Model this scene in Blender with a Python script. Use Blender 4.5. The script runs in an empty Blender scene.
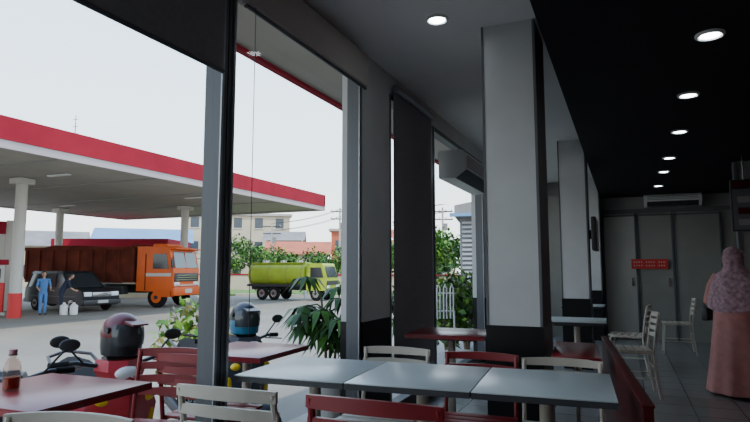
import bpy, bmesh, math, random
from mathutils import Vector, Matrix, Euler
random.seed(7)
G=-0.45   # outside ground level
# ------------------------------------------------------------------ materials
def mat(name,col,rough=0.6,metal=0.0,var=0.0,scale=8.0,spec=0.5,emit=0.0,bump=0.0,coat=0.0):
    m=bpy.data.materials.new(name); m.use_nodes=True
    nt=m.node_tree; b=nt.nodes['Principled BSDF']
    b.inputs['Base Color'].default_value=(*col,1); b.inputs['Roughness'].default_value=rough
    b.inputs['Metallic'].default_value=metal; b.inputs['Specular IOR Level'].default_value=spec
    b.inputs['Coat Weight'].default_value=coat
    if emit>0:
        b.inputs['Emission Color'].default_value=(*col,1); b.inputs['Emission Strength'].default_value=emit
    if var>0 or bump>0:
        tc=nt.nodes.new('ShaderNodeTexCoord'); n=nt.nodes.new('ShaderNodeTexNoise')
        n.inputs['Scale'].default_value=scale; n.inputs['Detail'].default_value=6
        nt.links.new(tc.outputs['Object'],n.inputs['Vector'])
        if var>0:
            r=nt.nodes.new('ShaderNodeValToRGB')
            r.color_ramp.elements[0].position=0.3; r.color_ramp.elements[1].position=0.7
            r.color_ramp.elements[0].color=(*[max(0,c*(1-var)) for c in col],1)
            r.color_ramp.elements[1].color=(*[min(1,c*(1+var)) for c in col],1)
            nt.links.new(n.outputs['Fac'],r.inputs['Fac']); nt.links.new(r.outputs['Color'],b.inputs['Base Color'])
        if bump>0:
            bp=nt.nodes.new('ShaderNodeBump'); bp.inputs['Strength'].default_value=bump; bp.inputs['Distance'].default_value=0.01
            nt.links.new(n.outputs['Fac'],bp.inputs['Height']); nt.links.new(bp.outputs['Normal'],b.inputs['Normal'])
    return m
def tilemat(name,c1,c2,mortar,size,rough=0.3):
    m=mat(name,c1,rough); nt=m.node_tree; b=nt.nodes['Principled BSDF']
    tc=nt.nodes.new('ShaderNodeTexCoord'); br=nt.nodes.new('ShaderNodeTexBrick')
    br.offset=0.0; br.inputs['Scale'].default_value=1.0
    br.inputs['Brick Width'].default_value=size; br.inputs['Row Height'].default_value=size
    br.inputs['Mortar Size'].default_value=0.005
    br.inputs['Color1'].default_value=(*c1,1); br.inputs['Color2'].default_value=(*c2,1); br.inputs['Mortar'].default_value=(*mortar,1)
    nt.links.new(tc.outputs['Object'],br.inputs['Vector']); nt.links.new(br.outputs['Color'],b.inputs['Base Color'])
    return m
def glassmat(name,tint,refl=0.25,base=0.012):
    # thin pane: clear transmission plus a reflection that rises towards grazing angles (same from both sides)
    m=bpy.data.materials.new(name); m.use_nodes=True; nt=m.node_tree; nt.nodes.clear()
    o=nt.nodes.new('ShaderNodeOutputMaterial'); t=nt.nodes.new('ShaderNodeBsdfTransparent'); g=nt.nodes.new('ShaderNodeBsdfGlossy')
    g.inputs['Roughness'].default_value=0.02; t.inputs['Color'].default_value=(*tint,1)
    f=nt.nodes.new('ShaderNodeLayerWeight'); f.inputs['Blend'].default_value=0.5
    pw=nt.nodes.new('ShaderNodeMath'); pw.operation='POWER'; pw.inputs[1].default_value=5.0
    mu=nt.nodes.new('ShaderNodeMath'); mu.operation='MULTIPLY_ADD'; mu.inputs[1].default_value=refl; mu.inputs[2].default_value=base
    mx=nt.nodes.new('ShaderNodeMixShader')
    nt.links.new(f.outputs['Facing'],pw.inputs[0]); nt.links.new(pw.outputs[0],mu.inputs[0]); nt.links.new(mu.outputs[0],mx.inputs[0])
    nt.links.new(t.outputs[0],mx.inputs[1]); nt.links.new(g.outputs[0],mx.inputs[2]); nt.links.new(mx.outputs[0],o.inputs[0])
    return m
M={}
def D(k,*a,**kw): M[k]=mat(k,*a,**kw)
D('wall_white',(0.53,0.53,0.52),rough=0.8,var=0.06,scale=3)
D('ceil_white',(0.70,0.70,0.68),rough=0.85,var=0.03,scale=2)
D('ceil_black',(0.008,0.008,0.010),rough=0.7,var=0.2,scale=2,spec=0.2)
D('plinth_black',(0.008,0.008,0.009),rough=0.35,spec=0.2)
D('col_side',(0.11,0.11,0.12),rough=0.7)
D('alu',(0.30,0.31,0.33),rough=0.4,metal=0.6)
D('alu_dark',(0.09,0.094,0.102),rough=0.5,metal=0.3)
D('blind_grey',(0.23,0.22,0.23),rough=0.85,var=0.08,scale=40)
D('blind_beige',(0.44,0.40,0.36),rough=0.8)
D('table_white',(0.56,0.60,0.59),rough=0.3,var=0.04,scale=3)
D('table_edge',(0.04,0.04,0.045),rough=0.5)
D('table_red',(0.24,0.012,0.02),rough=0.28,var=0.1,scale=4)
D('chair_white',(0.50,0.45,0.37),rough=0.45,var=0.06,scale=9)
D('chair_red',(0.22,0.010,0.015),rough=0.4,var=0.1,scale=9)
D('steel_black',(0.02,0.02,0.022),rough=0.4,metal=0.3)
D('steel',(0.5,0.5,0.5),rough=0.25,metal=0.9)
D('maroon',(0.075,0.005,0.006),rough=0.6,var=0.2,scale=5,spec=0.2)
D('panel_grey',(0.25,0.245,0.225),rough=0.6,var=0.06,scale=3)
D('panel_light',(0.42,0.41,0.38),rough=0.6,var=0.05,scale=3)
D('sign_red',(0.55,0.02,0.02),rough=0.5)
D('plastic_white',(0.70,0.70,0.68),rough=0.4)
D('plastic_dark',(0.03,0.03,0.032),rough=0.5)
D('lamp_emit',(0.85,0.95,1.0),emit=30)
D('asphalt',(0.215,0.195,0.158),rough=0.9,var=0.16,scale=0.35,bump=0.3)
D('terrace',(0.38,0.35,0.30),rough=0.7,var=0.08,scale=3)
D('curb',(0.5,0.48,0.43),rough=0.9)
D('grass',(0.09,0.17,0.025),rough=0.95,var=0.4,scale=3)
D('fascia_red',(0.27,0.012,0.026),rough=0.75,var=0.1,scale=1,spec=0.15)
D('fascia_white',(0.38,0.33,0.33),rough=0.6,var=0.05,scale=1)
D('soffit',(0.34,0.315,0.275),rough=0.8,var=0.06,scale=1)
D('post_white',(0.50,0.47,0.43),rough=0.6)
D('paint_black',(0.006,0.010,0.014),rough=0.35,coat=0.1)
D('carglass',(0.02,0.025,0.03),rough=0.15,spec=0.5)
D('carglass_light',(0.10,0.15,0.17),rough=0.12,spec=0.6)
D('rubber',(0.012,0.012,0.012),rough=0.9,spec=0.15)
D('headlamp',(0.75,0.78,0.8),rough=0.1)
D('orange',(0.66,0.10,0.008),rough=0.5,var=0.08,scale=2)
D('bed_brown',(0.11,0.025,0.015),rough=0.9,var=0.4,scale=1.5,spec=0.1)
D('lime',(0.36,0.46,0.03),rough=0.5,var=0.12,scale=2)
D('yellow',(0.75,0.50,0.01),rough=0.4)
D('scoot_red',(0.36,0.004,0.014),rough=0.35,coat=0.1)
D('scoot_blue',(0.02,0.024,0.035),rough=0.45,spec=0.3)
D('helmet_red',(0.11,0.003,0.008),rough=0.35,spec=0.4)
D('helmet_black',(0.008,0.01,0.014),rough=0.3,spec=0.4)
D('helmet_blue',(0.015,0.13,0.22),rough=0.3)
D('visor',(0.04,0.045,0.05),rough=0.12,spec=0.5)
D('leaf',(0.035,0.115,0.010),rough=0.55,var=0.4,scale=9,spec=0.3)
D('leaf_dark',(0.018,0.06,0.008),rough=0.5,var=0.4,scale=6,spec=0.3)
D('leaf_light',(0.12,0.25,0.025),rough=0.55,var=0.4,scale=8,spec=0.3)
D('leaf_yel',(0.32,0.28,0.08),rough=0.6,var=0.3,scale=8)
D('bark',(0.16,0.11,0.07),rough=0.9,var=0.3,scale=12)
D('pot',(0.42,0.40,0.37),rough=0.8,var=0.1,scale=6)
D('cream',(0.48,0.41,0.29),rough=0.85,var=0.12,scale=0.5)
D('bluewall',(0.12,0.23,0.38),rough=0.6,var=0.1,scale=0.5)
D('roof_grey',(0.20,0.19,0.18),rough=0.8,var=0.2,scale=0.8)
D('roof_tile',(0.42,0.11,0.05),rough=0.8,var=0.2,scale=1)
D('win_dark',(0.04,0.05,0.06),rough=0.2)
D('louvre',(0.13,0.13,0.14),rough=0.7)
D('louvre_slat',(0.30,0.31,0.31),rough=0.7)
D('concrete',(0.36,0.34,0.30),rough=0.9,var=0.15,scale=1)
D('skin',(0.42,0.24,0.16),rough=0.6)
D('dress',(0.48,0.21,0.19),rough=0.85,var=0.12,scale=14)
D('hijab',(0.36,0.22,0.26),rough=0.85,var=0.45,scale=26)
D('hair',(0.01,0.008,0.006),rough=0.6)
D('cloth_blue',(0.08,0.20,0.44),rough=0.9)
D('cloth_navy',(0.02,0.025,0.05),rough=0.9)
D('cloth_pink',(0.5,0.25,0.28),rough=0.9)
D('sauce',(0.28,0.025,0.012),rough=0.15,coat=0.5)
D('eye',(0.01,0.01,0.01),rough=0.2)
D('lips',(0.32,0.10,0.09),rough=0.5)
M['tile']=tilemat('floor_tile',(0.27,0.27,0.26),(0.245,0.245,0.24),(0.10,0.10,0.10),0.4,0.22)
M['glass']=glassmat('window_glass',(0.88,0.89,0.88))
M['bottle']=glassmat('bottle_glass',(0.85,0.75,0.7),0.7,0.04)
# ------------------------------------------------------------------ builder
class B:
    def __init__(s,name): s.name=name; s.bm=bmesh.new(); s.m=[]
    def mi(s,k):
        if k not in s.m: s.m.append(k)
        return s.m.index(k)
    def _new(s,verts,k,mx=None):
        fs=set()
        for v in verts:
            if mx is not None: v.co=mx@v.co
            for f in v.link_faces: fs.add(f)
        i=s.mi(k)
        for f in fs: f.material_index=i
    def box(s,lo,hi,k,rz=0,bev=0,rot=None):
        c=[(a+b)/2 for a,b in zip(lo,hi)]; d=[abs(b-a) for a,b in zip(lo,hi)]
        r=bmesh.ops.create_cube(s.bm,size=1); vs=r['verts']
        R=rot if rot is not None else Matrix.Rotation(rz,4,'Z')
        mx=Matrix.Translation(c)@R@Matrix.Diagonal((*d,1))
        s._new(vs,k,mx)
        if bev>0:
            es=list({e for v in vs for e in v.link_edges})
            r=bmesh.ops.bevel(s.bm,geom=es,offset=bev,segments=2,affect='EDGES',profile=0.5)
            i=s.mi(k)
            for f in r['faces']: f.material_index=i
    def loft(s,rings,k,cap=True,closed=True):
        i=s.mi(k); R=[[s.bm.verts.new(p) for p in r] for r in rings]; n=len(R[0])
        for a,b in zip(R[:-1],R[1:]):
            for j in range(n if closed else n-1):
                f=s.bm.faces.new((a[j],a[(j+1)%n],b[(j+1)%n],b[j])); f.material_index=i
        if cap:
            for r in (R[0][::-1],R[-1]):
                f=s.bm.faces.new(r); f.material_index=i
    def tube(s,pts,rad,k,seg=10,cap=True,flat=1.0):
        pts=[Vector(p) for p in pts]
        if not hasattr(rad,'__len__'): rad=[rad]*len(pts)
        rings=[]; prev=None
        for i,p in enumerate(pts):
            if i==0: t=pts[1]-p
            elif i==len(pts)-1: t=p-pts[i-1]
            else: t=(pts[i+1]-p).normalized()+(p-pts[i-1]).normalized()
            t.normalize()
            if prev is None:
                a=Vector((0,0,1)) if abs(t.z)<0.9 else Vector((1,0,0))
                u=t.cross(a).normalized()
            else:
                u=(prev-t*prev.dot(t)).normalized()
            prev=u; w=t.cross(u)
            rings.append([p+(u*math.cos(2*math.pi*j/seg)+w*math.sin(2*math.pi*j/seg)*flat)*rad[i] for j in range(seg)])
        s.loft(rings,k,cap)
    def cyl(s,p1,p2,r,k,r2=None,seg=20): s.tube([p1,p2],[r,r if r2 is None else r2],k,seg)
    def sph(s,c,r,k,rot=None,seg=20):
        if not hasattr(r,'__len__'): r=(r,r,r)
        q=bmesh.ops.create_uvsphere(s.bm,u_segments=seg,v_segments=max(8,seg*2//3),radius=1)
        mx=Matrix.Translation(c)@(rot or Matrix.Identity(4))@Matrix.Diagonal((*r,1))
        s._new(q['verts'],k,mx)
    def torus(s,c,R,r,k,axis='y',seg=28,n=10):
        rings=[]
        for i in range(seg+1):
            a=2*math.pi*i/seg; ring=[]
            for j in range(n):
                b=2*math.pi*j/n; rr=R+r*math.cos(b); h=r*math.sin(b)
                p={'y':(rr*math.cos(a),h,rr*math.sin(a)),'x':(h,rr*math.cos(a),rr*math.sin(a)),'z':(rr*math.cos(a),rr*math.sin(a),h)}[axis]
                ring.append(Vector(c)+Vector(p))
            rings.append(ring)
        s.loft(rings,k,cap=False)
    def prism(s,pts,a,b,k,axis='y'):
        f={'y':lambda p,h:(p[0],h,p[1]),'x':lambda p,h:(h,p[0],p[1]),'z':lambda p,h:(p[0],p[1],h)}[axis]
        s.loft([[f(p,a) for p in pts],[f(p,b) for p in pts]],k)
    def quad(s,ps,k):
        f=s.bm.faces.new([s.bm.verts.new(p) for p in ps]); f.material_index=s.mi(k)
    def done(s,loc=(0,0,0),rz=0,sc=1,ang=35,name=None):
        bmesh.ops.recalc_face_normals(s.bm,faces=s.bm.faces[:])
        me=bpy.data.meshes.new(s.name); s.bm.to_mesh(me); s.bm.free()
        for k in s.m: me.materials.append(M[k])
        for p in me.polygons: p.use_smooth=True
        me.set_sharp_from_angle(angle=math.radians(ang))
        return put(me,s.name,loc,rz,sc)
def put(me,name,loc,rz=0,sc=1):
    o=bpy.data.objects.new(name,me); bpy.context.collection.objects.link(o)
    o.location=loc; o.rotation_euler=(0,0,rz); o.scale=(sc,sc,sc) if not hasattr(sc,'__len__') else sc
    return o
def simplebox(name,lo,hi,k,bev=0):
    b=B(name); c=[(x+y)/2 for x,y in zip(lo,hi)]
    b.box([x-z for x,z in zip(lo,c)],[x-z for x,z in zip(hi,c)],k,bev=bev); return b.done(c)
XW=-1.93
ZC=3.07
ZT=2.88
YB=12.0
# ------------------------------------------------------------------ room shell
simplebox('floor',(XW-0.1,-2.6,-0.45),(3.1,YB+0.15,0.0),'tile')
simplebox('ceiling',(XW-0.1,-2.6,ZC),(3.1,YB+0.15,ZC+0.2),'ceil_white')
b=B('ceiling_drop_black')
b.box((-0.40,-2.5,2.70),(3.0,YB,2.76),'ceil_black'); b.box((-0.40,-2.5,2.76),(-0.36,YB,ZC),'ceil_black')
b.done()
simplebox('wall_right',(3.0,-2.6,0),(3.15,YB+0.15,ZC),'panel_grey')
simplebox('wall_rear',(XW-0.1,-2.75,0),(3.15,-2.6,ZC),'wall_white')
simplebox('wall_back',(XW-0.1,YB,0),(3.0,YB+0.15,ZC),'panel_grey')
b=B('wall_left')
b.box((XW-0.1,-2.6,ZT),(XW+0.04,YB,ZC),'wall_white')
for y0,y1 in ((-2.6,-1.2),(4.03,4.60),(8.25,8.7),(11.6,YB)):
    b.box((XW-0.12,y0,0.9),(XW+0.06,y1,ZT),'wall_white')
    b.box((XW-0.125,y0,0.0),(XW+0.065,y1,0.9),'plinth_black')
b.box((XW-0.08,-2.6,0.0),(XW+0.02,YB,0.08),'alu_dark')
b.done()
def window(i,y0,y1,z0=0.08,z1=ZT,fr='alu_dark',w=0.05):
    b=B('window_%d'%i); x0,x1=XW-0.05,XW+0.05
    b.box((x0,y0,z0),(x1,y0+w,z1),fr); b.box((x0,y1-w,z0),(x1,y1,z1),fr)
    b.box((x0,y0+w,z0),(x1,y1-w,z0+0.06),fr); b.box((x0,y0+w,z1-0.05),(x1,y1-w,z1),fr)
    b.box((x1,y0+w-0.018,z0),(x1+0.008,y0+w,z1),'alu'); b.box((x1,y1-w,z0),(x1+0.008,y1-w+0.018,z1),'alu')
    b.quad([(XW,y0+w,z0+0.06),(XW,y1-w,z0+0.06),(XW,y1-w,z1-0.05),(XW,y0+w,z1-0.05)],'glass')
    return b.done()
window(1,-1.2,2.36); window(2,2.37,4.03); window(3,4.60,5.87); window(4,5.88,8.25); window(5,8.7,11.6)
b=B('roller_blind'); b.box((XW+0.065,-1.2,2.32),(XW+0.072,2.30,2.98),'blind_grey'); b.cyl((XW+0.068,-1.2,2.32),(XW+0.068,2.30,2.32),0.012,'alu_dark')
b.cyl((XW+0.09,-1.2,2.99),(XW+0.09,2.30,2.99),0.035,'alu'); b.done()
b=B('roller_blind'); b.box((XW+0.062,2.44,2.74),(XW+0.13,4.0,3.0),'blind_beige',bev=0.015); b.cyl((XW+0.10,2.44,2.73),(XW+0.10,4.0,2.73),0.012,'alu_dark')
b.cyl((XW+0.12,2.50,0.95),(XW+0.12,2.50,2.74),0.002,'plastic_dark',seg=6); b.done()
b=B('roller_blind'); b.box((XW+0.065,4.68,0.35),(XW+0.07,5.78,2.92),'blind_grey'); b.cyl((XW+0.068,4.68,0.35),(XW+0.068,5.78,0.35),0.012,'alu'); 
b.cyl((XW+0.09,4.68,2.94),(XW+0.09,5.78,2.94),0.035,'alu'); b.done()
def column(x0,x1,y0,y1,top=ZC):
    b=B('structural_column')
    b.box((x0,y0,0.92),(x1,y1,top),'wall_white')
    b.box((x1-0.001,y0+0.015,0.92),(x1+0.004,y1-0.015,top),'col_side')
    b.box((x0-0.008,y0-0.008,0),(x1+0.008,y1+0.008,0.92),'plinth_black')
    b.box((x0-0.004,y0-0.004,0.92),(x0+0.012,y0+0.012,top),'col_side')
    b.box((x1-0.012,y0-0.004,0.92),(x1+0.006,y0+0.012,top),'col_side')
    return b.done()
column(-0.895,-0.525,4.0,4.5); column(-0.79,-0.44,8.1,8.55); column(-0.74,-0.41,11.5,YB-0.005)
b=B('ceiling_downlight')
b.torus((0,0,-0.006),0.070,0.012,'plastic_white','z'); b.cyl((0,0,-0.002),(0,0,-0.010),0.052,'lamp_emit')
o=b.done((-1.15,3.73,ZC)); dl=o.data
for y in (0.0,1.3,2.5,3.80,5.08,6.42,7.9,9.0,10.5): put(dl,'ceiling_downlight',(0.52 if y<6 else 0.56,y,2.70))
put(dl,'ceiling_downlight',(-1.15,7.4,ZC)); put(dl,'ceiling_downlight',(-1.15,0.6,ZC))
def paneldoor(name,x0,x1,z0,z1,k):
    b=B(name); y=YB-0.003
    b.box((x0,y-0.05,z0),(x1,y,z1),k)
    for a,c in ((x0,x0+0.03),(x1-0.03,x1)): b.box((a,y-0.065,z0),(c,y-0.05,z1),'col_side')
    b.box((x0,y-0.065,z1-0.03),(x1,y-0.05,z1),'col_side')
    b.box((x1-0.12,y-0.09,1.0),(x1-0.09,y-0.05,1.15),'steel')
    return b.done()
paneldoor('door_1',-0.38,0.22,0.02,2.35,'panel_light')
paneldoor('door_2',0.24,0.84,0.0,2.35,'panel_grey')
paneldoor('door_3',0.86,1.62,0.0,2.35,'panel_grey')
simplebox('trim_1',(-0.38,YB-0.04,2.38),(3.0,YB,2.46),'col_side')
b=B('wall_sign'); b.box((-0.31,-0.012,-0.09),(0.31,0.012,0.09),'sign_red')
for z in (0.035,-0.03):
    for i in range(13):
        if i in (4,9): continue
        b.box((-0.27+i*0.042,-0.015,z-0.012),(-0.25+i*0.042,-0.012,z+0.012),'panel_light')
b.done((0.42,YB-0.12,1.41))
def ac(name,L,loc,rz,H=0.28,Dp=0.24):
    b=B(name)
    pr=[(0,-H/2),(Dp*0.6,-H/2),(Dp,-H/2+0.09),(Dp,H/2-0.04),(Dp-0.04,H/2),(0,H/2)]
    b.prism(pr,-L/2,L/2,'plastic_white','y')
    b.prism([(Dp*0.62,-H/2-0.004),(Dp+0.004,-H/2+0.085),(Dp-0.004,-H/2+0.09),(Dp*0.55,-H/2+0.004)],-L/2+0.05,L/2-0.05,'plastic_dark','y')
    for i in range(5):
        z=-H/2+0.12+i*0.028
        if z<H/2-0.03: b.box((Dp,-L/2+0.06,z),(Dp+0.004,L/2-0.06,z+0.008),'col_side')
    return b.done(loc,rz)
ac('air_conditioner',1.5,(XW+0.11,6.65,2.44),0,H=0.30,Dp=0.30)
ac('air_conditioner',0.95,(0.85,YB-0.05,2.59),-math.pi/2,H=0.22,Dp=0.2)
b=B('television'); b.box((-0.03,-0.36,-0.22),(0.03,0.36,0.22),'plastic_dark',bev=0.01); b.box((0.03,-0.34,-0.2),(0.034,0.34,0.2),'carglass')
b.box((-0.07,-0.08,-0.06),(-0.03,0.08,0.06),'steel_black'); b.done((-0.36,8.33,1.78),0)
b=B('low_partition'); b.box((-0.02,-1.28,0),(0.02,1.28,0.74),'maroon'); b.box((-0.026,-1.28,0.74),(0.026,1.28,0.755),'maroon',bev=0.005)
b.done((-0.06,3.90,0),math.radians(5.5))
b=B('serving_counter'); b.box((-0.35,-2.2,0.08),(0.35,2.2,1.0),'sign_red'); b.box((-0.4,-2.25,1.0),(0.4,2.25,1.05),'panel_light',bev=0.01); b.box((-0.33,-2.15,0),(0.33,2.15,0.08),'plastic_dark'); b.done((2.2,4.6,0))
b=B('partition_wall'); b.box((1.36,8.5,0),(2.99,8.6,2.69),'panel_grey'); b.box((1.33,8.48,0),(1.37,8.62,2.69),'col_side'); b.done()
b=B('menu_board'); b.box((-0.55,-0.03,-0.32),(0.55,0.03,0.32),'steel_black',bev=0.01); b.box((-0.53,-0.035,0.22),(0.53,-0.03,0.30),'maroon'); b.box((-0.53,-0.035,-0.30),(0.53,-0.03,0.20),'col_side')
for i in range(4):
    for j in range(3): b.box((-0.48+i*0.26,-0.038,-0.25+j*0.14),(-0.28+i*0.26,-0.035,-0.17+j*0.14),'maroon' if (i+j)%2 else 'panel_grey')
for x in (-0.4,0.4): b.cyl((x,0,0.3),(x,0,0.61),0.008,'steel')
b.done((1.78,8.2,2.09))
# ------------------------------------------------------------------ tables / chairs
def table(k,w,d,h=0.77,edge='table_edge'):
    b=B('dining_table')
    b.box((-w/2,-d/2,h-0.006),(w/2,d/2,h),k,bev=0.002); b.box((-w/2,-d/2,h-0.032),(w/2,d/2,h-0.006),edge)
    b.box((-w/2+0.08,-d/2+0.08,h-0.05),(w/2-0.08,d/2-0.08,h-0.032),'steel_black')
    b.cyl((0,0,0.04),(0,0,h-0.05),0.032,'chair_white'); b.cyl((0,0,0.02),(0,0,0.06),0.06,'steel_black',0.035)
    for a in range(4):
        t=a*math.pi/2+math.pi/4; b.tube([(0,0,0.04),(0.24*math.cos(t),0.24*math.sin(t),0.018)],[0.024,0.014],'steel_black',8)
    return b
T4=math.radians(4.2); ux,uy=math.cos(T4),math.sin(T4)
tb=None
for i in range(3):
    s_=0.30+0.602*i; x=-1.845+s_*ux-0.33*uy; y=2.43+s_*uy+0.33*ux
    if tb is None: o=table('table_white',0.596,0.66).done((x,y,0),T4); tb=o.data
    else: put(tb,'dining_table',(x,y,0),T4)
put(tb,'dining_table',(-0.50,6.55,0),0.03)
o=table('table_red',0.66,0.62,edge='table_red').done((-1.40,4.85,0),T4); tr=o.data
put(tr,'dining_table',(-0.34,4.30,0),T4,(0.45,1.3,0.97))
put(tr,'dining_table',(-2.40,1.80,0),0.04)
put(tr,'dining_table',(-2.36,3.25,0),0.06,(0.9,1.05,1))
def chair(k):
    b=B('dining_chair'); w=0.21
    for sx in (-1,1):
        b.tube([(sx*w,-0.24,0.0),(sx*w,-0.20,0.25),(sx*w,-0.19,0.45),(sx*w,-0.215,0.65),(sx*w,-0.25,0.84)],0.013,k,8)
        b.tube([(sx*w,0.22,0.0),(sx*w,0.19,0.44),(sx*w,0.17,0.455),(sx*w,-0.19,0.455)],0.013,k,8)
        b.tube([(sx*w,0.205,0.2),(sx*w,-0.205,0.2)],0.008,k,8)
    for z,h,off in ((0.828,0.042,-0.247),(0.755,0.036,-0.234),(0.685,0.036,-0.222),(0.615,0.036,-0.212)):
        rings=[]
        for i in range(9):
            t=i/8*2-1; x=t*(w+0.015); yb=off-0.03*(1-t*t); zt=0.008*(1-t*t)
            rings.append([(x,yb-0.008,z-h/2),(x,yb+0.008,z-h/2),(x,yb+0.008,z+h/2+zt),(x,yb-0.008,z+h/2+zt)])
        b.loft(rings,k)
    for i in range(5):
        y=-0.15+i*0.083; b.box((-w-0.01,y-0.035,0.46),(w+0.01,y+0.035,0.478),k,bev=0.004)
    b.tube([(-w,0.19,0.43),(w,0.19,0.43)],0.009,k,8); b.tube([(-w,-0.2,0.3),(w,-0.2,0.3)],0.008,k,8)
    return b
o=chair('chair_white').done((-1.44,2.08,0),0.05); cw=o.data
o=chair('chair_red').done((-0.80,2.04,0),0.02,(1.1,1,1.02)); cr=o.data
put(cr,'dining_chair',(-0.30,1.98,0),0.04,(1,1,.985))
put(cw,'dining_chair',(-1.58,1.08,0),math.pi+0.25,(1,1,.985))
put(cw,'dining_chair',(-1.36,3.24,0),math.pi+0.05,(1,1,.94))
put(cr,'dining_chair',(-0.82,3.28,0),math.pi+0.05,(1,1,.93))
put(cw,'dining_chair',(-0.35,3.28,0),math.pi+0.05,(1,1,.92))
put(cr,'dining_chair',(-2.31,2.34,0),math.pi+0.25)
put(cr,'dining_chair',(-2.30,2.84,0),0.1,(1,1,.97))
put(cw,'dining_chair',(0.02,6.75,0),math.pi/2+0.1)
put(cw,'dining_chair',(0.0,8.2,0),math.pi/2-0.1)
put(cw,'dining_chair',(0.72,10.3,0),math.pi/2)
put(tb,'dining_table',(-0.60,9.3,0),0.0)
b=B('sauce_bottle')
pr=[(0.001,0),(0.034,0),(0.036,0.01),(0.036,0.095),(0.030,0.12),(0.015,0.14),(0.014,0.155)]
b.loft([[(r*math.cos(t*math.pi/10),r*math.sin(t*math.pi/10),z) for t in range(20)] for r,z in pr],'bottle')
pr=[(0.001,0.004),(0.032,0.005),(0.033,0.05),(0.033,0.055)]
b.loft([[(r*math.cos(t*math.pi/10),r*math.sin(t*math.pi/10),z) for t in range(20)] for r,z in pr],'sauce')
b.cyl((0,0,0.150),(0,0,0.175),0.017,'cloth_pink'); b.torus((0,0,0.152),0.016,0.003,'plastic_dark','z',20,8)
b.done((-2.53,1.74,0.7705))
# ------------------------------------------------------------------ outside
simplebox('ground',(-160,-40,G-0.3),(80,260,G),'asphalt')
simplebox('terrace_floor',(-2.72,-3,G),(XW-0.1,14,0.0),'terrace')
b=B('roof_overhang'); b.box((-3.2,-4,3.38),(XW-0.1,13,3.50),'soffit'); b.box((-3.27,-4,3.34),(-3.2,13,3.50),'fascia_red'); b.done()
def palmate(b,base,tip,n,L,k1,k2,droop=0.4):
    base=Vector(base); tip=Vector(tip); mid=(base+tip)/2+Vector((0,0,0.05))
    b.tube([base,mid,tip],[0.009,0.007,0.005],'leaf_dark',6)
    for i in range(n):
        a=2*math.pi*i/n+random.uniform(-.15,.15); d=Vector((math.cos(a),math.sin(a),0)); s=Vector((-d.y,d.x,0))
        l=L*random.uniform(.75,1.1); w=l*0.13; k=random.choice([k1,k1,k2])
        p0=tip; p1=tip+d*l*0.45+Vector((0,0,-droop*l*0.10)); p2=tip+d*l*0.95+Vector((0,0,-droop*l*0.75))
        b.quad([p0,p1+s*w,p2,p1-s*w],k)
def potted(loc,H,n,L,spread,k1='leaf_dark',k2='leaf',pot=0.36):
    b=B('potted_plant')
    pr=[(0.12,0),(0.17,pot*0.85),(0.19,pot*0.86),(0.19,pot),(0.165,pot),(0.16,pot-0.05)]
    b.loft([[(r*math.cos(t*math.pi/12),r*math.sin(t*math.pi/12),z) for t in range(24)] for r,z in pr],'pot')
    b.cyl((0,0,pot-0.07),(0,0,pot-0.04),0.158,'bark')
    for s in range(3):
        a=s*2.1; top=Vector((0.10*math.cos(a),0.10*math.sin(a),H*(0.8+0.1*s))); b.tube([(0.04*math.cos(a),0.04*math.sin(a),pot-0.05),top*0.5+Vector((0,0,.1)),top],[0.016,0.013,0.009],'bark',8)
        for i in range(n):
            t=random.uniform(0.45,1.0); st=Vector((top.x*t,top.y*t,pot+(top.z-pot)*t)); an=random.uniform(0,6.28)
            r=spread*random.uniform(.5,1); palmate(b,st,st+Vector((r*math.cos(an),r*math.sin(an),random.uniform(-.02,.22)*1.0)),9,L,k1,k2,0.9)
    return b.done(loc)
potted((-2.50,4.70,0),1.05,9,0.26,0.30,'leaf_dark','leaf')
potted((-2.50,6.5,0),0.95,7,0.22,0.22)
def leafmass(b,c,r,n,s,ks):
    for i in range(n):
        while True:
            p=Vector([random.uniform(-1,1) for _ in range(3)])
            if 0.3<p.length<1: break
        p=Vector((c[0]+p.x*r[0],c[1]+p.y*r[1],c[2]+p.z*r[2]))
        e=Euler([random.uniform(-1.2,1.2),random.uniform(-1.2,1.2),random.uniform(0,6.28)]).to_matrix()
        l=s*random.uniform(.6,1.2)
        q=[Vector((0,0,0)),Vector((l*.5,l*.28,0)),Vector((l,0,-l*.15)),Vector((l*.5,-l*.28,0))]
        b.quad([p+e@v for v in q],random.choice(ks))
def shrub(loc,r,H,n,s,ks,name='shrub'):
    b=B(name)
    for i in range(7):
        a=i*0.9; b.tube([(0.03*math.cos(a),0.03*math.sin(a),0),(r*.35*math.cos(a),r*.35*math.sin(a),H*.5),(r*.6*math.cos(a),r*.6*math.sin(a),H*.85)],[0.02,0.012,0.006],'bark',6)
    leafmass(b,(0,0,H*.58),(r,r,H*.45),n,s,ks); return b.done(loc)
shrub((-4.75,5.55,G),0.50,1.42,700,0.12,['leaf_light','leaf_light','leaf','leaf_yel'],'flowering_shrub')
for x,y,h in ((-2.45,8.5,1.2),(-2.45,9.4,1.25),(-2.4,10.3,1.3),(-3.4,9.6,1.7),(-3.3,11.2,1.9)): shrub((x,y,0 if x>-2.7 else G),0.30 if x>-2.7 else 0.5,h,560,0.12,['leaf','leaf_dark','leaf_light'])
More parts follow.
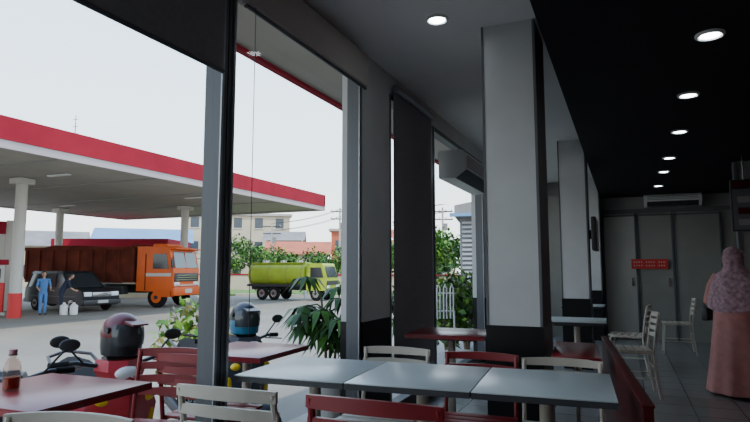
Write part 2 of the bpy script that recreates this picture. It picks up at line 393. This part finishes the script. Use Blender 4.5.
# ------------------------------------------------------------------ scooters and helmets
def scooter(body,acc):
    b=B('motor_scooter')
    for x in (0.62,-0.62):
        b.torus((x,0,0.27),0.215,0.052,'rubber'); b.torus((x,0,0.27),0.165,0.012,'steel')
        b.cyl((x,-0.05,0.27),(x,0.05,0.27),0.05,'steel')
        for i in range(6):
            t=i*math.pi/3; b.cyl((x,0,0.27),(x+0.165*math.cos(t),0,0.27+0.165*math.sin(t)),0.012,'steel_black',seg=6)
    for sy in (-0.075,0.075): b.tube([(0.62,sy,0.27),(0.50,sy,0.60)],0.018,'steel',8)
    rings=[]
    for i in range(9):
        a=math.radians(20+i*16); rings.append([(0.62+0.29*math.cos(a),y,0.27+0.29*math.sin(a)-abs(y)*0.25) for y in (-0.07,-0.035,0,0.035,0.07)])
    b.loft(rings,body,cap=False,closed=False)
    b.loft([[(x+dx,y,z) for dx,y in ((0,-w),(0.10,-w*.55),(0.14,0),(0.10,w*.55),(0,w),(-0.05,w*.6),(-0.05,-w*.6))] for x,z,w in ((0.36,0.32,0.12),(0.38,0.50,0.19),(0.42,0.72,0.21),(0.44,0.86,0.16))],body)
    b.loft([[(x+dx,y,z) for dx,y in ((-0.05,-w),(0.08,-w*.7),(0.13,0),(0.08,w*.7),(-0.05,w))] for x,z,w in ((0.44,0.86,0.10),(0.42,0.94,0.15),(0.38,1.0,0.13))],body)
    b.sph((0.525,0,0.93),(0.035,0.075,0.04),'headlamp'); 
    b.prism([(0.30,0.985),(0.44,0.99),(0.40,1.02),(0.30,1.01)],-0.09,0.09,'plastic_dark')
    for sy in (-1,1):
        b.tube([(0.38,sy*0.10,0.96),(0.34,sy*0.24,0.99),(0.29,sy*0.33,0.98)],0.013,'steel_black',8); b.tube([(0.32,sy*0.27,0.985),(0.27,sy*0.37,0.975)],0.019,'rubber',10)
        b.tube([(0.36,sy*0.20,0.98),(0.36,sy*0.27,1.06),(0.35,sy*0.31,1.10)],0.006,'steel_black',6); b.sph((0.345,sy*0.33,1.12),(0.012,0.055,0.035),'plastic_dark')
        b.sph((0.49,sy*0.12,0.78),(0.04,0.05,0.03),acc); b.box((0.36,sy*0.16-.02,0.55),(0.47,sy*0.16+.02,0.70),acc,bev=0.01)
        b.tube([(0.36,sy*0.2,0.97),(0.42,sy*0.33,0.96)],0.006,'steel',6)
    b.loft([[(x,y*w,z+zz) for y,zz in ((-1,-.05),(-1,.05),(-.4,.08),(.4,.08),(1,.05),(1,-.05))] for x,z,w in ((0.36,0.34,0.12),(0.10,0.33,0.15),(-0.08,0.38,0.14))],'plastic_dark')
    b.loft([[(x,y*w,z+zz*h) for y,zz in ((-1,-.7),(-1.05,.3),(-.6,1),(.6,1),(1.05,.3),(1,-.7))] for x,z,w,h in ((0.06,0.42,0.10,0.12),(-0.10,0.52,0.15,0.18),(-0.45,0.60,0.17,0.16),(-0.78,0.70,0.12,0.11),(-0.92,0.76,0.06,0.05))],body)
    b.loft([[(x,y*w,z+zz) for y,zz in ((-1,-.03),(-.9,.03),(-.4,.05),(.4,.05),(.9,.03),(1,-.03))] for x,z,w in ((0.02,0.70,0.09),(-0.20,0.73,0.14),(-0.45,0.77,0.15),(-0.72,0.82,0.12),(-0.78,0.83,0.08))],'rubber')
    b.box((-0.98,-0.07,0.70),(-0.92,0.07,0.77),'sign_red',bev=0.01)
    b.tube([(-0.55,-0.17,0.80),(-0.85,-0.15,0.88),(-0.98,0,0.90),(-0.85,0.15,0.88),(-0.55,0.17,0.80)],0.013,'steel_black',8)
    b.tube([(0.0,-0.12,0.25),(-0.3,-0.17,0.22),(-0.75,-0.17,0.34)],[0.018,0.04,0.05],'steel_black',12)
    b.box((-0.35,-0.10,0.18),(0.0,0.10,0.40),'steel_black',bev=0.03)
    b.tube([(-0.62,0.10,0.27),(-0.5,0.14,0.60)],0.03,'sign_red',10)
    b.box((-0.95,-0.08,0.42),(-0.93,0.08,0.52),'plastic_dark')
    for sy in (-1,1): b.tube([(-0.1,sy*0.05,0.2),(-0.1,sy*0.22,0.0)],0.01,'steel_black',6)
    return b
SS=1.14
o=scooter('scoot_red','yellow').done((-3.63,3.19,G),-0.45,SS); s1=o.data
o=scooter('scoot_blue','yellow').done((-3.66,4.64,G),-0.45,SS); s2=o.data
put(s2,'motor_scooter',(-3.75,2.42,G),-0.45,SS)
def helmet(k,k2):
    b=B('motorcycle_helmet')
    b.sph((0,0,0.0),(0.148,0.124,0.135),k,seg=28)
    b.loft([[(r*math.cos(t*math.pi/12)*1.12,r*math.sin(t*math.pi/12),z) for t in range(24)] for r,z in ((0.10,-0.145),(0.120,-0.135),(0.126,-0.08),(0.124,-0.02))],k2)
    rings=[]
    for i in range(13):
        a=math.radians(-66+i*11); rings.append([((r*1.16)*math.cos(a),r*math.sin(a),z) for r,z in ((0.130,-0.075),(0.135,-0.02),(0.130,0.035),(0.118,0.065))])
    b.loft(rings,'visor',cap=False,closed=False)
    b.prism([(0.10,0.07),(0.19,0.055),(0.185,0.066),(0.10,0.088)],-0.06,0.06,k)
    for sy in (-1,1): b.cyl((0.02,sy*0.118,0.03),(0.02,sy*0.135,0.03),0.022,'plastic_dark')
    b.tube([(0.03,-0.10,-0.12),(0.05,-0.03,-0.15),(0.05,0.03,-0.15),(0.03,0.10,-0.12)],0.006,'plastic_dark',6)
    return b
o=helmet('helmet_red','helmet_black').done((-3.24,3.00,0.862),-0.1,1.04)
o=helmet('helmet_black','helmet_blue').done((-3.27,4.45,0.862),-0.5,1.04)
# ------------------------------------------------------------------ fuel station canopy
b=B('fuel_station_canopy')
X0,X1,Y0,Y1=-31.0,-15.6,-6.0,28.6
b.box((X0+.1,Y0+.1,4.72),(X1-.1,Y1-.1,5.3),'soffit')
for k,z0,z1,o_ in (('fascia_red',4.90,5.56,0.0),('fascia_white',4.66,4.90,-0.03)):
    b.box((X1-.12+o_,Y0,z0),(X1+o_,Y1,z1),k); b.box((X0-o_,Y0,z0),(X0+.12-o_,Y1,z1),k)
    b.box((X0,Y1-.12+o_,z0),(X1,Y1+o_,z1),k); b.box((X0,Y0,z0),(X1,Y0+.12,z1),k)
for y in range(-4,29,4): b.box((X0+.2,y,4.68),(X1-.2,y+.08,4.72),'panel_grey')
for y in range(0,28,7):
    for x in (-18.5,-27): b.box((x-.5,y-.1,4.66),(x+.5,y+.1,4.70),'plastic_white')
for x,y in ((-20.6,14.1),(-21.6,23.9),(-28.8,22.0),(-28.8,13.0),(-20.6,4.0),(-28.8,4.0)):
    b.cyl((x,y,G),(x,y,4.72),0.20,'post_white'); b.cyl((x,y,G),(x,y,G+0.9),0.23,'sign_red'); b.box((x-.3,y-.3,4.5),(x+.3,y+.3,4.7),'post_white')
b.done()
b=B('radio_antenna'); b.cyl((0,0,0),(0,0,2.4),0.03,'steel_black',0.012,seg=8)
for z in (1.6,1.9,2.2): b.cyl((-.15,0,z),(.15,0,z),0.01,'steel_black',seg=6)
b.cyl((-.15,0,0.06),(.15,0,0.06),0.06,'steel_black'); b.done((-20.6,16.2,5.3))
def dispenser(loc,rz=0):
    b=B('fuel_dispenser')
    b.box((-.5,-.3,0.0),(.5,.3,0.12),'concrete'); b.box((-.42,-.25,.12),(.42,.25,1.25),'sign_red',bev=.03); b.box((-.42,-.25,1.25),(.42,.25,1.95),'post_white',bev=.03)
    for sy in (-1,1):
        b.box((-.3,sy*.255-.01,1.4),(.3,sy*.255+.01,1.8),'win_dark'); b.box((-.33,sy*.26-.03,.75),(-.22,sy*.26+.03,1.1),'plastic_dark')
        b.tube([(-.4,sy*.2,1.3),(-.6,sy*.22,1.0),(-.55,sy*.24,.4),(-.35,sy*.27,.85)],0.025,'rubber',8)
    b.box((-.5,-.3,1.95),(.5,.3,2.15),'fascia_red',bev=.02); return b.done(loc,rz)
dispenser((-22.6,14.5,G),0.9); dispenser((-26.5,13.5,G),0.9)
b=B('pump_island_sign'); b.box((-.28,-.25,0),(.28,.25,3.9),'post_white',bev=.02); b.box((-1.5,-.3,3.3),(-.28,.3,3.85),'fascia_red',bev=.02); b.box((-1.1,-.2,1.9),(-.28,.2,3.3),'post_white'); b.box((-1.15,-.28,0),(-.28,.28,1.9),'sign_red',bev=.03)
b.done((-24.6,16.6,G),0.9)
b=B('station_kiosk'); b.box((-3.2,-2,0),(3.2,2,3.0),'cream'); b.box((-3.6,-2.5,2.95),(3.6,2.5,3.7),'fascia_red'); 
for x in (-2.2,0,2.2): b.box((x-.7,-2.03,.9),(x+.7,-1.99,2.3),'win_dark')
b.box((2.95,-1,0.1),(3.22,0.1,2.3),'win_dark'); b.done((-30.6,28.3,G),0.45)
# ------------------------------------------------------------------ vehicles
def wheel(b,x,y,r,w,hub='steel'):
    s=1 if y>0 else -1
    b.torus((x,y,r),r-w*0.35,w*0.42,'rubber'); b.cyl((x,y-w*.4,r),(x,y+w*.4,r),r*.72,'rubber'); b.cyl((x,y+s*w*.3,r),(x,y+s*w*.46,r),r*.55,hub); b.cyl((x,y+s*w*.46,r),(x,y+s*w*.6,r),r*.2,'plastic_dark')
b=B('car')
b.prism([(-2.05,.35),(2.0,.28),(2.1,.45),(2.08,.75),(1.95,.88),(0.95,1.0),(-2.05,1.02),(-2.12,.7)],-.84,.84,'paint_black')
def ring(x0,x1,hw,z): return [(x0,-hw,z),(x1,-hw,z),(x1,hw,z),(x0,hw,z)]
b.loft([ring(-2.02,1.05,.80,1.0),ring(-1.85,0.42,.68,1.62)],'carglass')
b.loft([ring(-1.92,0.46,.70,1.59),ring(-1.80,0.32,.64,1.70)],'paint_black')
for sy in (-1,1):
    for xb,xt in ((1.05,.42),(0.1,0.0),(-.9,-.85),(-2.02,-1.85)): b.tube([(xb,sy*.80,1.0),(xt,sy*.685,1.6)],0.035,'paint_black',6)
    wheel(b,1.3,sy*.76,.33,.2); wheel(b,-1.3,sy*.76,.33,.2)
    b.box((2.02,sy*.62-.17,.66),(2.11,sy*.62+.17,.84),'headlamp',bev=.02); b.box((-2.14,sy*.7-.1,.7),(-2.06,sy*.7+.1,.95),'sign_red')
    b.box((.75,sy*.92-.08,1.0),(.87,sy*.92+.08,1.13),'paint_black',bev=.02)
    b.box((-1.7,sy*.845-.005,.62),(1.6,sy*.845+.005,.66),'alu_dark')
    b.box((0.0,sy*.85-.01,.85),(.15,sy*.85+.01,.88),'steel')
b.box((2.05,-.42,.64),(2.12,.42,.82),'steel',bev=.01)
for i in range(3): b.box((2.115,-.40,.67+i*.05),(2.125,.40,.69+i*.05),'plastic_dark')
b.box((1.98,-.86,.32),(2.2,.86,.52),'plastic_dark',bev=.04); b.box((2.2,-.24,.38),(2.215,.24,.5),'panel_light'); b.box((-2.22,-.84,.35),(-2.0,.84,.55),'alu_dark',bev=.04)
b.done((-22.3,17.8,G),math.radians(-6))
b=B('dump_truck')
b.box((-4,-.4,.75),(3.9,.4,1.05),'steel_black')
b.prism([(2.1,.75),(4.0,.75),(4.02,1.75),(3.78,2.75),(3.6,2.85),(2.1,2.85)],-1.15,1.15,'orange')
b.quad([(4.035,-1.0,1.85),(4.035,1.0,1.85),(3.84,.92,2.62),(3.84,-.92,2.62)],'carglass_light')
b.cyl((4.03,0,1.8),(3.86,0,2.62),0.02,'orange',seg=6)
b.box((3.98,-1.05,1.2),(4.05,1.05,1.6),'plastic_dark',bev=.02)
for i in range(3): b.box((4.05,-.9,1.26+i*.11),(4.06,.9,1.30+i*.11),'steel')
b.box((3.95,-1.2,.55),(4.15,1.2,.95),'orange',bev=.04); b.box((4.15,-.3,.65),(4.17,.3,.85),'post_white'); b.box((4.05,-1.1,1.0),(4.08,1.1,1.06),'post_white')
b.box((3.5,-1.1,2.72),(4.1,1.1,2.79),'orange',bev=.02)
b.box((2.6,-.7,2.85),(3.4,.7,3.0),'orange',bev=.05)
for sy in (-1,1):
    b.box((4.0,sy*.85-.2,1.0),(4.08,sy*.85+.2,1.18),'headlamp',bev=.02)
    b.prism([(2.95,1.8),(3.78,1.8),(3.64,2.5),(2.95,2.5)],sy*1.152,sy*1.165,'carglass')
    b.tube([(3.9,sy*1.1,2.3),(4.15,sy*1.4,2.35),(4.15,sy*1.4,1.8)],.02,'plastic_dark',6); b.box((4.1,sy*1.4-.12,1.85),(4.16,sy*1.4+.12,2.25),'plastic_dark',bev=.02)
    b.box((2.55,sy*1.16-.02,.8),(2.59,sy*1.16+.02,2.5),'bed_brown'); b.box((2.6,sy*1.16-.012,1.45),(3.9,sy*1.16+.012,1.6),'post_white'); b.box((3.0,sy*1.0-.15,.5),(3.9,sy*1.0+.15,.8),'orange')
    wheel(b,3.15,sy*1.0,.48,.28,'orange'); wheel(b,-1.4,sy*1.0,.48,.3,'bed_brown'); wheel(b,-2.6,sy*1.0,.48,.3,'bed_brown')
    b.box((-.3,sy*.95-.25,.6),(1.4,sy*.95+.25,1.0),'plastic_dark',bev=.05)
b.box((-4.1,-1.2,1.15),(1.9,1.2,1.35),'bed_brown')
for sy in (-1,1):
    b.box((-4.1,sy*1.2-.04,1.35),(1.9,sy*1.2+.04,2.75),'bed_brown')
    for i in range(9): b.box((-4.05+i*.74,sy*1.26-.05,1.3),(-3.93+i*.74,sy*1.26+.05,2.75),'bed_brown')
    b.box((-4.1,sy*1.24-.07,2.7),(1.9,sy*1.24+.07,2.85),'bed_brown')
b.box((1.82,-1.2,1.35),(1.92,1.2,2.95),'bed_brown'); b.box((-4.14,-1.2,1.35),(-4.04,1.2,2.75),'bed_brown')
b.prism([(-4.0,2.7),(-2.5,2.95),(-.5,2.9),(1.8,2.75),(1.8,2.6),(-4.0,2.6)],-1.15,1.15,'bed_brown')
b.box((1.85,-1.1,2.8),(2.6,1.1,2.88),'bed_brown')
b.done((-23.4,21.0,G),math.radians(11))
b=B('tanker_truck')
b.box((-2.6,-.35,.55),(2.4,.35,.75),'steel_black')
b.prism([(1.35,.55),(2.6,.55),(2.65,1.2),(2.4,1.95),(2.3,2.02),(1.35,2.02)],-.85,.85,'lime')
b.quad([(2.67,-.75,1.28),(2.67,.75,1.28),(2.46,.7,1.86),(2.46,-.7,1.86)],'carglass'); b.box((2.6,-.8,.85),(2.67,.8,1.08),'plastic_dark'); b.box((2.55,-.9,.4),(2.75,.9,.66),'post_white',bev=.03)
rr=[]
for x,s in ((-2.65,.8),(-2.55,1),(1.1,1),(1.2,.8)): rr.append([(x,.88*s*math.cos(t*math.pi/12),1.42+.66*s*math.sin(t*math.pi/12)) for t in range(24)])
b.loft(rr,'lime'); b.box((-2.55,-.5,2.02),(1.1,.5,2.08),'lime')
for x in (-1.8,-.6,.5): b.cyl((x,0,2.05),(x,0,2.2),.2,'steel')
b.box((-2.6,-.9,.75),(1.2,.9,.88),'plastic_dark')
for x in (-2.4,-1.2,0,1.0): b.loft([[(x+dx,.895*math.cos(t*math.pi/12),1.42+.675*math.sin(t*math.pi/12)) for t in range(24)] for dx in (-.03,.03)],'leaf_yel')
for sy in (-1,1):
    b.box((2.64,sy*.65-.13,.7),(2.7,sy*.65+.13,.84),'headlamp'); b.prism([(1.6,1.25),(2.45,1.25),(2.28,1.8),(1.6,1.8)],sy*.852,sy*.862,'carglass')
    wheel(b,1.95,sy*.75,.38,.22); wheel(b,-1.6,sy*.75,.38,.24); wheel(b,-2.3+1.5,sy*.75,.38,.24)
b.done((-18.1,29.2,G),math.radians(4),(0.98,.96,1.05))
# ------------------------------------------------------------------ distance
simplebox('curb_strip',(-24,31.6,G),(-1,31.85,G+.18),'curb')
b=B('garden_verge'); b.box((-40,31.9,G-.02),(10,39.6,G+.10),'grass')
b.done()
b=B('boundary_wall'); b.box((-45,40,G),(-3,40.25,G+1.3),'cream'); b.box((-45,39.95,G+1.3),(-3,40.3,G+1.42),'fascia_red'); b.done()
b=B('white_bollards')
for i in range(9): b.cyl((-20+i*1.6,31.2,G),(-20+i*1.6,31.2,G+.45),.09,'plastic_white')
b.done()
def building(name,loc,rz,w,d,h,kw,kr,roof='flat',rows=2):
    b=B(name); b.box((-w/2,-d/2,0),(w/2,d/2,h),kw)
    if roof=='gable':
        b.prism([(-d/2-.5,h-.1),(0,h+d*.22),(d/2+.5,h-.1),(0,h+d*.22-.25)] ,-w/2-.4,w/2+.4,kr,'x'); b.prism([(-d/2,h),(0,h+d*.21),(d/2,h)],-w/2,w/2,kw,'x')
    else: b.box((-w/2-.3,-d/2-.3,h),(w/2+.3,d/2+.3,h+.3),kr)
    n=max(2,int(w/2.2))
    for r in range(rows):
        z=1.0+r*3.0
        if z+1.3>h: break
        for i in range(n):
            x=-w/2+(i+.5)*w/n; b.box((x-.5,-d/2-.05,z),(x+.5,-d/2+.02,z+1.3),'win_dark'); b.box((x-.6,-d/2-.1,z-.1),(x+.6,-d/2,z),'curb')
    return b.done(loc,rz)
building('apartment_block',(-47,62,G),0.65,13,8,8.6,'cream','concrete',rows=3)
building('warehouse',(-47,46,G),0.75,9,7,4.6,'bluewall','bluewall','gable')
building('warehouse',(-62,42,G),0.85,14,8,4.4,'cream','roof_grey','gable')
building('house',(-31.5,52,G),0.5,6,6,3.4,'cream','roof_tile','gable')
building('house',(-24.5,55,G),0.4,5,6,3.6,'post_white','roof_tile','gable')
building('house',(-31.5,64,G),0.4,4,5,6.4,'roof_tile','concrete')
building('house',(-37,58,G),0.5,4,5,5.2,'post_white','roof_grey','gable')
building('house',(-18,53,G),0.3,6,6,3.2,'cream','roof_grey','gable')
building('house',(-24,66,G),0.3,4,5,5.6,'cream','roof_tile','gable')
b=B('louvred_building'); b.box((-3,-2.5,0),(3,2.5,4.2),'louvre')
for i in range(16): b.box((-2.9,-2.6,.8+i*.2),(2.9,-2.5,.9+i*.2),'louvre_slat')
b.prism([(-3.2,4.1),(3.2,4.1),(3.2,4.3),(0,5.2),(-3.2,4.6)],-3,3,'roof_grey'); b.prism([(-3.4,4.1),(3.4,4.1),(3.4,4.25),(-3.4,4.25)],-3.1,-2.9,'bluewall'); b.done((-4.3,28,G),0.2)
def tree(loc,H,r,n,s,ks,tr=0.14):
    b=B('tree'); b.tube([(0,0,0),(0.1,0.05,H*.3),(0,0,H*.6)],[tr,tr*.75,tr*.5],'bark',10)
    for i in range(7):
        a=i*0.9; c=(r*.5*math.cos(a),r*.5*math.sin(a),H*(.52+.07*(i%5)))
        b.tube([(0,0,H*.4),((c[0])*.6,c[1]*.6,c[2]*.88),c],[tr*.45,tr*.3,tr*.12],'bark',6); leafmass(b,c,(r*.55,r*.55,H*.18),n//7,s,ks)
    return b.done(loc)
L3=['leaf','leaf_dark','leaf_light']
for x,y,h,r,n in ((-31.5,43.5,5.0,2.1,1700),(-27.6,43.2,4.0,1.9,1400),(-24.4,44.5,3.7,1.9,1300),(-21.0,43.6,4.0,1.9,1300),(-35.5,45,3.8,1.8,1000),(-17.5,44,4.6,2.1,1500),(-14.2,43,4.0,1.9,1300)):
    tree((x,y,G),h,r,n,.32,L3)
tree((-9.4,28.5,G),5.0,1.75,2400,.27,['leaf','leaf_light','leaf'])
tree((-12.8,36,G+.1),4.0,1.8,1500,.28,L3)
tree((-9.2,37,G+.1),4.0,1.8,1500,.28,L3)
for i in range(6): shrub((-23.5+i*1.75,34+0.4*(i%2),G+.1),.8,1.05,300,.2,L3)
def pole(loc,H,rz):
    b=B('utility_pole'); b.cyl((0,0,0),(0,0,H),.13,'concrete',.08,seg=10)
    for z in (H-.4,H-1.1):
        b.box((-.9,-.05,z),(.9,.05,z+.1),'steel_black')
        for x in (-.8,-.3,.3,.8): b.cyl((x,0,z+.1),(x,0,z+.25),.04,'concrete',seg=8)
    b.cyl((.25,0,H-2),(.25,0,H-1.4),.18,'roof_grey'); return b.done(loc,rz)
pole((-32.2,48.0,G),6.4,.4); pole((-24.6,48,G),7.6,.4); pole((-14.5,48,G),7.2,.4)
b=B('overhead_wires')
for dx,dz in ((0,7.3),(.4,7.3),(0,6.6),(.5,6.6)):
    for p,q,s0 in (((-24.6+dx,48),(-14.5+dx,48),0),((-32.2+dx,48.0),(-24.6+dx,48),-1.1)):
        pts=[]
        for i in range(11):
            t=i/10; pts.append((p[0]+(q[0]-p[0])*t,p[1]+(q[1]-p[1])*t,G+dz+s0*(1-t)-.5*4*t*(1-t)*.5+.2))
        b.tube(pts,.02,'steel_black',5)
b.done()
# ------------------------------------------------------------------ people outside
def person(name,shirt,trous,loc,rz,bend=0.0):
    b=B(name); hip=Vector((0,0,.86)); d=Vector((math.sin(bend),0,math.cos(bend)))
    ch=hip+d*.42; nk=hip+d*.56
    b.tube([hip-Vector((0,0,.06)),hip+d*.12,hip+d*.3,ch,nk],[.15,.14,.155,.17,.06],shirt,16,flat=.75)
    for sy in (-1,1):
        b.tube([(0,sy*.08,.86),(.02,sy*.09,.48),(0,sy*.09,.07)],[.085,.062,.045],trous,12)
        b.tube([(-.05,sy*.09,.04),(.06,sy*.09,.04),(.16,sy*.10,.025)],[.04,.045,.03],'plastic_dark',10)
        sh=hip+d*.50+Vector((0,sy*.19,0)); el=sh+Vector((.04+.1*math.sin(bend),sy*.05,-.27)); wr=el+Vector((.18,-sy*.04,-.12))
        b.tube([sh-Vector((0,sy*.1,0)),sh,el],[.055,.055,.042],shirt,12); b.tube([el,wr],[.038,.026],'skin',10)
        b.sph(wr+Vector((.04,0,-.01)),(.045,.018,.035),'skin',seg=10)
        for f in range(4): b.tube([wr+Vector((.06,0,.02-f*.018)),wr+Vector((.10,-sy*.01,.01-f*.018))],.008,'skin',6)
        b.tube([wr+Vector((.03,0,.02)),wr+Vector((.06,-sy*.02,.05))],.009,'skin',6)
    b.tube([nk-d*.03,nk+d*.08],[.05,.048],'skin',12)
    hc=nk+d*.17; b.sph(hc,(.092,.075,.11),'skin'); b.sph(hc+Vector((-.018,0,.03)),(.095,.082,.10),'hair')
    b.sph(hc+Vector((.092,0,-.01)),(.016,.012,.02),'skin',seg=8)
    for sy in (-1,1): b.sph(hc+Vector((.083,sy*.03,.01)),.009,'eye',seg=8); b.sph(hc+Vector((0,sy*.078,-.01)),(.02,.01,.03),'skin',seg=8)
    return b.done(loc,rz)
person('person','cloth_blue','cloth_blue',(-21.0,15.5,G),-0.4)
person('person','cloth_navy','cloth_navy',(-20.9,16.2,G),0.9,0.5)
b=B('water_jug')
for x in (0,.35): b.loft([[(x+r*math.cos(t*math.pi/8),r*math.sin(t*math.pi/8),z) for t in range(16)] for r,z in ((.14,0),(.15,.05),(.15,.35),(.05,.42),(.05,.47))],'plastic_white')
b.done((-20.3,15.9,G),.7)
# ------------------------------------------------------------------ woman in hijab and long dress
emp=bpy.data.objects.new('woman',None); bpy.context.collection.objects.link(emp)
emp.location=(1.06,7.1,0); emp.rotation_euler=(0,0,math.radians(-40)); emp.scale=(1.06,1.06,1.02)
b=B('dress'); seg=48; rings=[]
for z,rx,ry,cy,fold in ((0.03,.31,.28,0,.05),(0.15,.29,.26,0,.045),(0.40,.255,.225,0,.035),(0.65,.22,.19,-.01,.02),(0.85,.20,.165,-.02,.01),(1.0,.17,.135,-.01,.0),(1.12,.175,.13,0,0),(1.22,.185,.11,0,0),(1.27,.12,.08,0,0),(1.30,.06,.06,0,0)):
    rings.append([(rx*(1+fold*3*math.sin(7*a+z*2)*.4)*math.cos(a),cy+ry*(1+fold*3*math.sin(9*a+1)*.4)*math.sin(a),z) for a in [2*math.pi*i/seg for i in range(seg)]])
b.loft(rings,'dress')
Lh=[(-.15,0,1.21),(-.21,-.03,1.10),(-.27,-.02,.94),(-.26,.10,.88),(-.24,.20,.88)]
Rh=[(.15,0,1.21),(.20,-.02,1.10),(.235,-.02,.95),(.20,.12,.93),(.12,.22,.97)]
for h in (Lh,Rh): b.tube(h,[.07,.062,.055,.052,.058],'dress',14)
o=b.done(ang=60); o.parent=emp
r=o.modifiers.new('weld_surface','REMESH'); r.mode='VOXEL'; r.voxel_size=0.011; r.use_smooth_shade=True
sm=o.modifiers.new('soften','SMOOTH'); sm.iterations=4
b=B('head'); hz=1.385
b.sph((0,0.01,hz),(.072,.088,.108),'skin',seg=28); b.tube([(0,0,1.24),(0,0,1.33)],[.052,.048],'skin',14)
b.sph((0,.098,hz-.012),(.012,.018,.022),'skin',seg=10); b.sph((0,.082,hz-.055),(.024,.010,.008),'lips',seg=10); b.sph((0,.075,hz-.085),(.03,.02,.02),'skin',seg=12)
for sx in (-1,1):
    b.sph((sx*.03,.082,hz+.008),(.014,.009,.007),'plastic_white',seg=10); b.sph((sx*.03,.089,hz+.008),.0055,'eye',seg=8)
    b.tube([(sx*.015,.093,hz+.03),(sx*.045,.083,hz+.03)],.004,'hair',6)
b.done().parent=emp
b=B('headscarf')
b.sph((0,-.018,hz+.010),(.092,.098,.122),'hijab',seg=32)
rings=[]
for z,rx,ry,cy,f in ((1.37,.092,.092,-.018,0),(1.32,.090,.09,-.008,.02),(1.27,.115,.105,0,.03),(1.22,.19,.13,0,.03),(1.12,.24,.17,0,.05),(1.0,.262,.195,.01,.06),(0.92,.262,.20,.01,.07)):
    zz=lambda a:z-(0.08*max(0,-math.sin(a)) if z<1.05 else 0)
    rings.append([(rx*(1+f*math.sin(8*a+z*5))*math.cos(a),cy+ry*(1+f*math.sin(7*a))*math.sin(a),zz(a)) for a in [2*math.pi*i/seg for i in range(seg)]])
b.loft(rings,'hijab',cap=False); b.tube([(-.085,.02,hz+.06),(-.06,.075,hz+.07),(0,.09,hz+.085),(.06,.075,hz+.07),(.085,.02,hz+.06)],.012,'hijab',8)
b.done(ang=70).parent=emp
def hand(name,w,d,s):
    b=B(name); w=Vector(w); d=Vector(d).normalized(); up=Vector((0,0,1)); side=d.cross(up).normalized()*s
    b.tube([w-d*.03,w+d*.01,w+d*.045,w+d*.085],[.022,.026,.036,.033],'skin',14,flat=.5)
    for i,L in enumerate((.068,.076,.070,.055)):
        r0=w+d*.08+up*(.026-i*.017); 
        b.tube([r0-d*.02,r0+d*L*.42,r0+d*L*.72-side*L*.3,r0+d*L*.68-side*L*.62],[.0085,.0085,.0078,.0065],'skin',8)
    t0=w+d*.025+up*.025; b.tube([t0,t0+d*.03+up*.022-side*.012,t0+d*.055+up*.028-side*.03],[.011,.010,.008],'skin',8)
    b.done().parent=emp
hand('hand_left',(-.24,.20,.88),(-0.1,1,0),-1); hand('hand_right',(.12,.22,.97),(-.5,1,.1),1)
b=B('phone'); b.box((-.008,-.038,-.075),(.008,.038,.075),'plastic_dark',bev=.004); o=b.done((-.215,.30,.90),0.1); o.parent=emp
b=B('handbag'); b.box((-.035,-.09,-.07),(.035,.09,.07),'plastic_dark',bev=.02); b.tube([(0,-.08,.06),(0,-.06,.16),(0,0,.19),(0,.06,.16),(0,.08,.06)],.008,'plastic_dark',8); o=b.done((-.31,.02,.80),0.1); o.parent=emp
for sx in (-1,1):
    b=B('shoe'); b.tube([(sx*.09,-.10,.035),(sx*.09,.0,.045),(sx*.09,.14,.035),(sx*.09,.22,.022)],[.032,.04,.042,.022],'plastic_dark',12); b.done().parent=emp
b=B('garden_rack')
for i in range(4): b.tube([(i*.09,0,0),(i*.09,0,.4),(i*.09+.02,.0,.46),(i*.09+.04,0,.4),(i*.09+.04,0,0)],.010,'plastic_white',8)
b.tube([(0,0,.1),(.32,0,.1)],.010,'plastic_white',8); b.tube([(0,0,.34),(.32,0,.34)],.010,'plastic_white',8); 
for x in (0.0,.32): b.tube([(x,0,.1),(x,0,-.65)],.013,'plastic_white',8)
b.done((-2.42,7.4,.65),0.4)
# ------------------------------------------------------------------ light
sun=bpy.data.lights.new('sun','SUN'); sun.energy=4.5; sun.angle=math.radians(1.5); sun.color=(1,.93,.80)
so=bpy.data.objects.new('sun',sun); bpy.context.collection.objects.link(so); so.rotation_euler=(math.radians(24),math.radians(16),0)
w=bpy.data.worlds.new('World'); bpy.context.scene.world=w; w.use_nodes=True; nt=w.node_tree; bg=nt.nodes['Background']
tc=nt.nodes.new('ShaderNodeTexCoord'); sp=nt.nodes.new('ShaderNodeSeparateXYZ'); rp=nt.nodes.new('ShaderNodeValToRGB')
nt.links.new(tc.outputs['Generated'],sp.inputs[0]); nt.links.new(sp.outputs['Z'],rp.inputs[0]); nt.links.new(rp.outputs[0],bg.inputs[0])
e=rp.color_ramp.elements; e[0].position=0.0; e[0].color=(.90,.94,.93,1); e[1].position=.75; e[1].color=(.42,.62,1.0,1)
x=e.new(.25); x.color=(.72,.87,1.0,1)
bg.inputs[1].default_value=4.0
# ------------------------------------------------------------------ camera
cam=bpy.data.cameras.new('camera'); co=bpy.data.objects.new('camera',cam); bpy.context.collection.objects.link(co)
co.location=(0,0,1.3); co.rotation_euler=(math.radians(95.9),0,math.radians(23.6)); cam.sensor_width=36; cam.lens=27.36; cam.clip_end=600
bpy.context.scene.camera=co
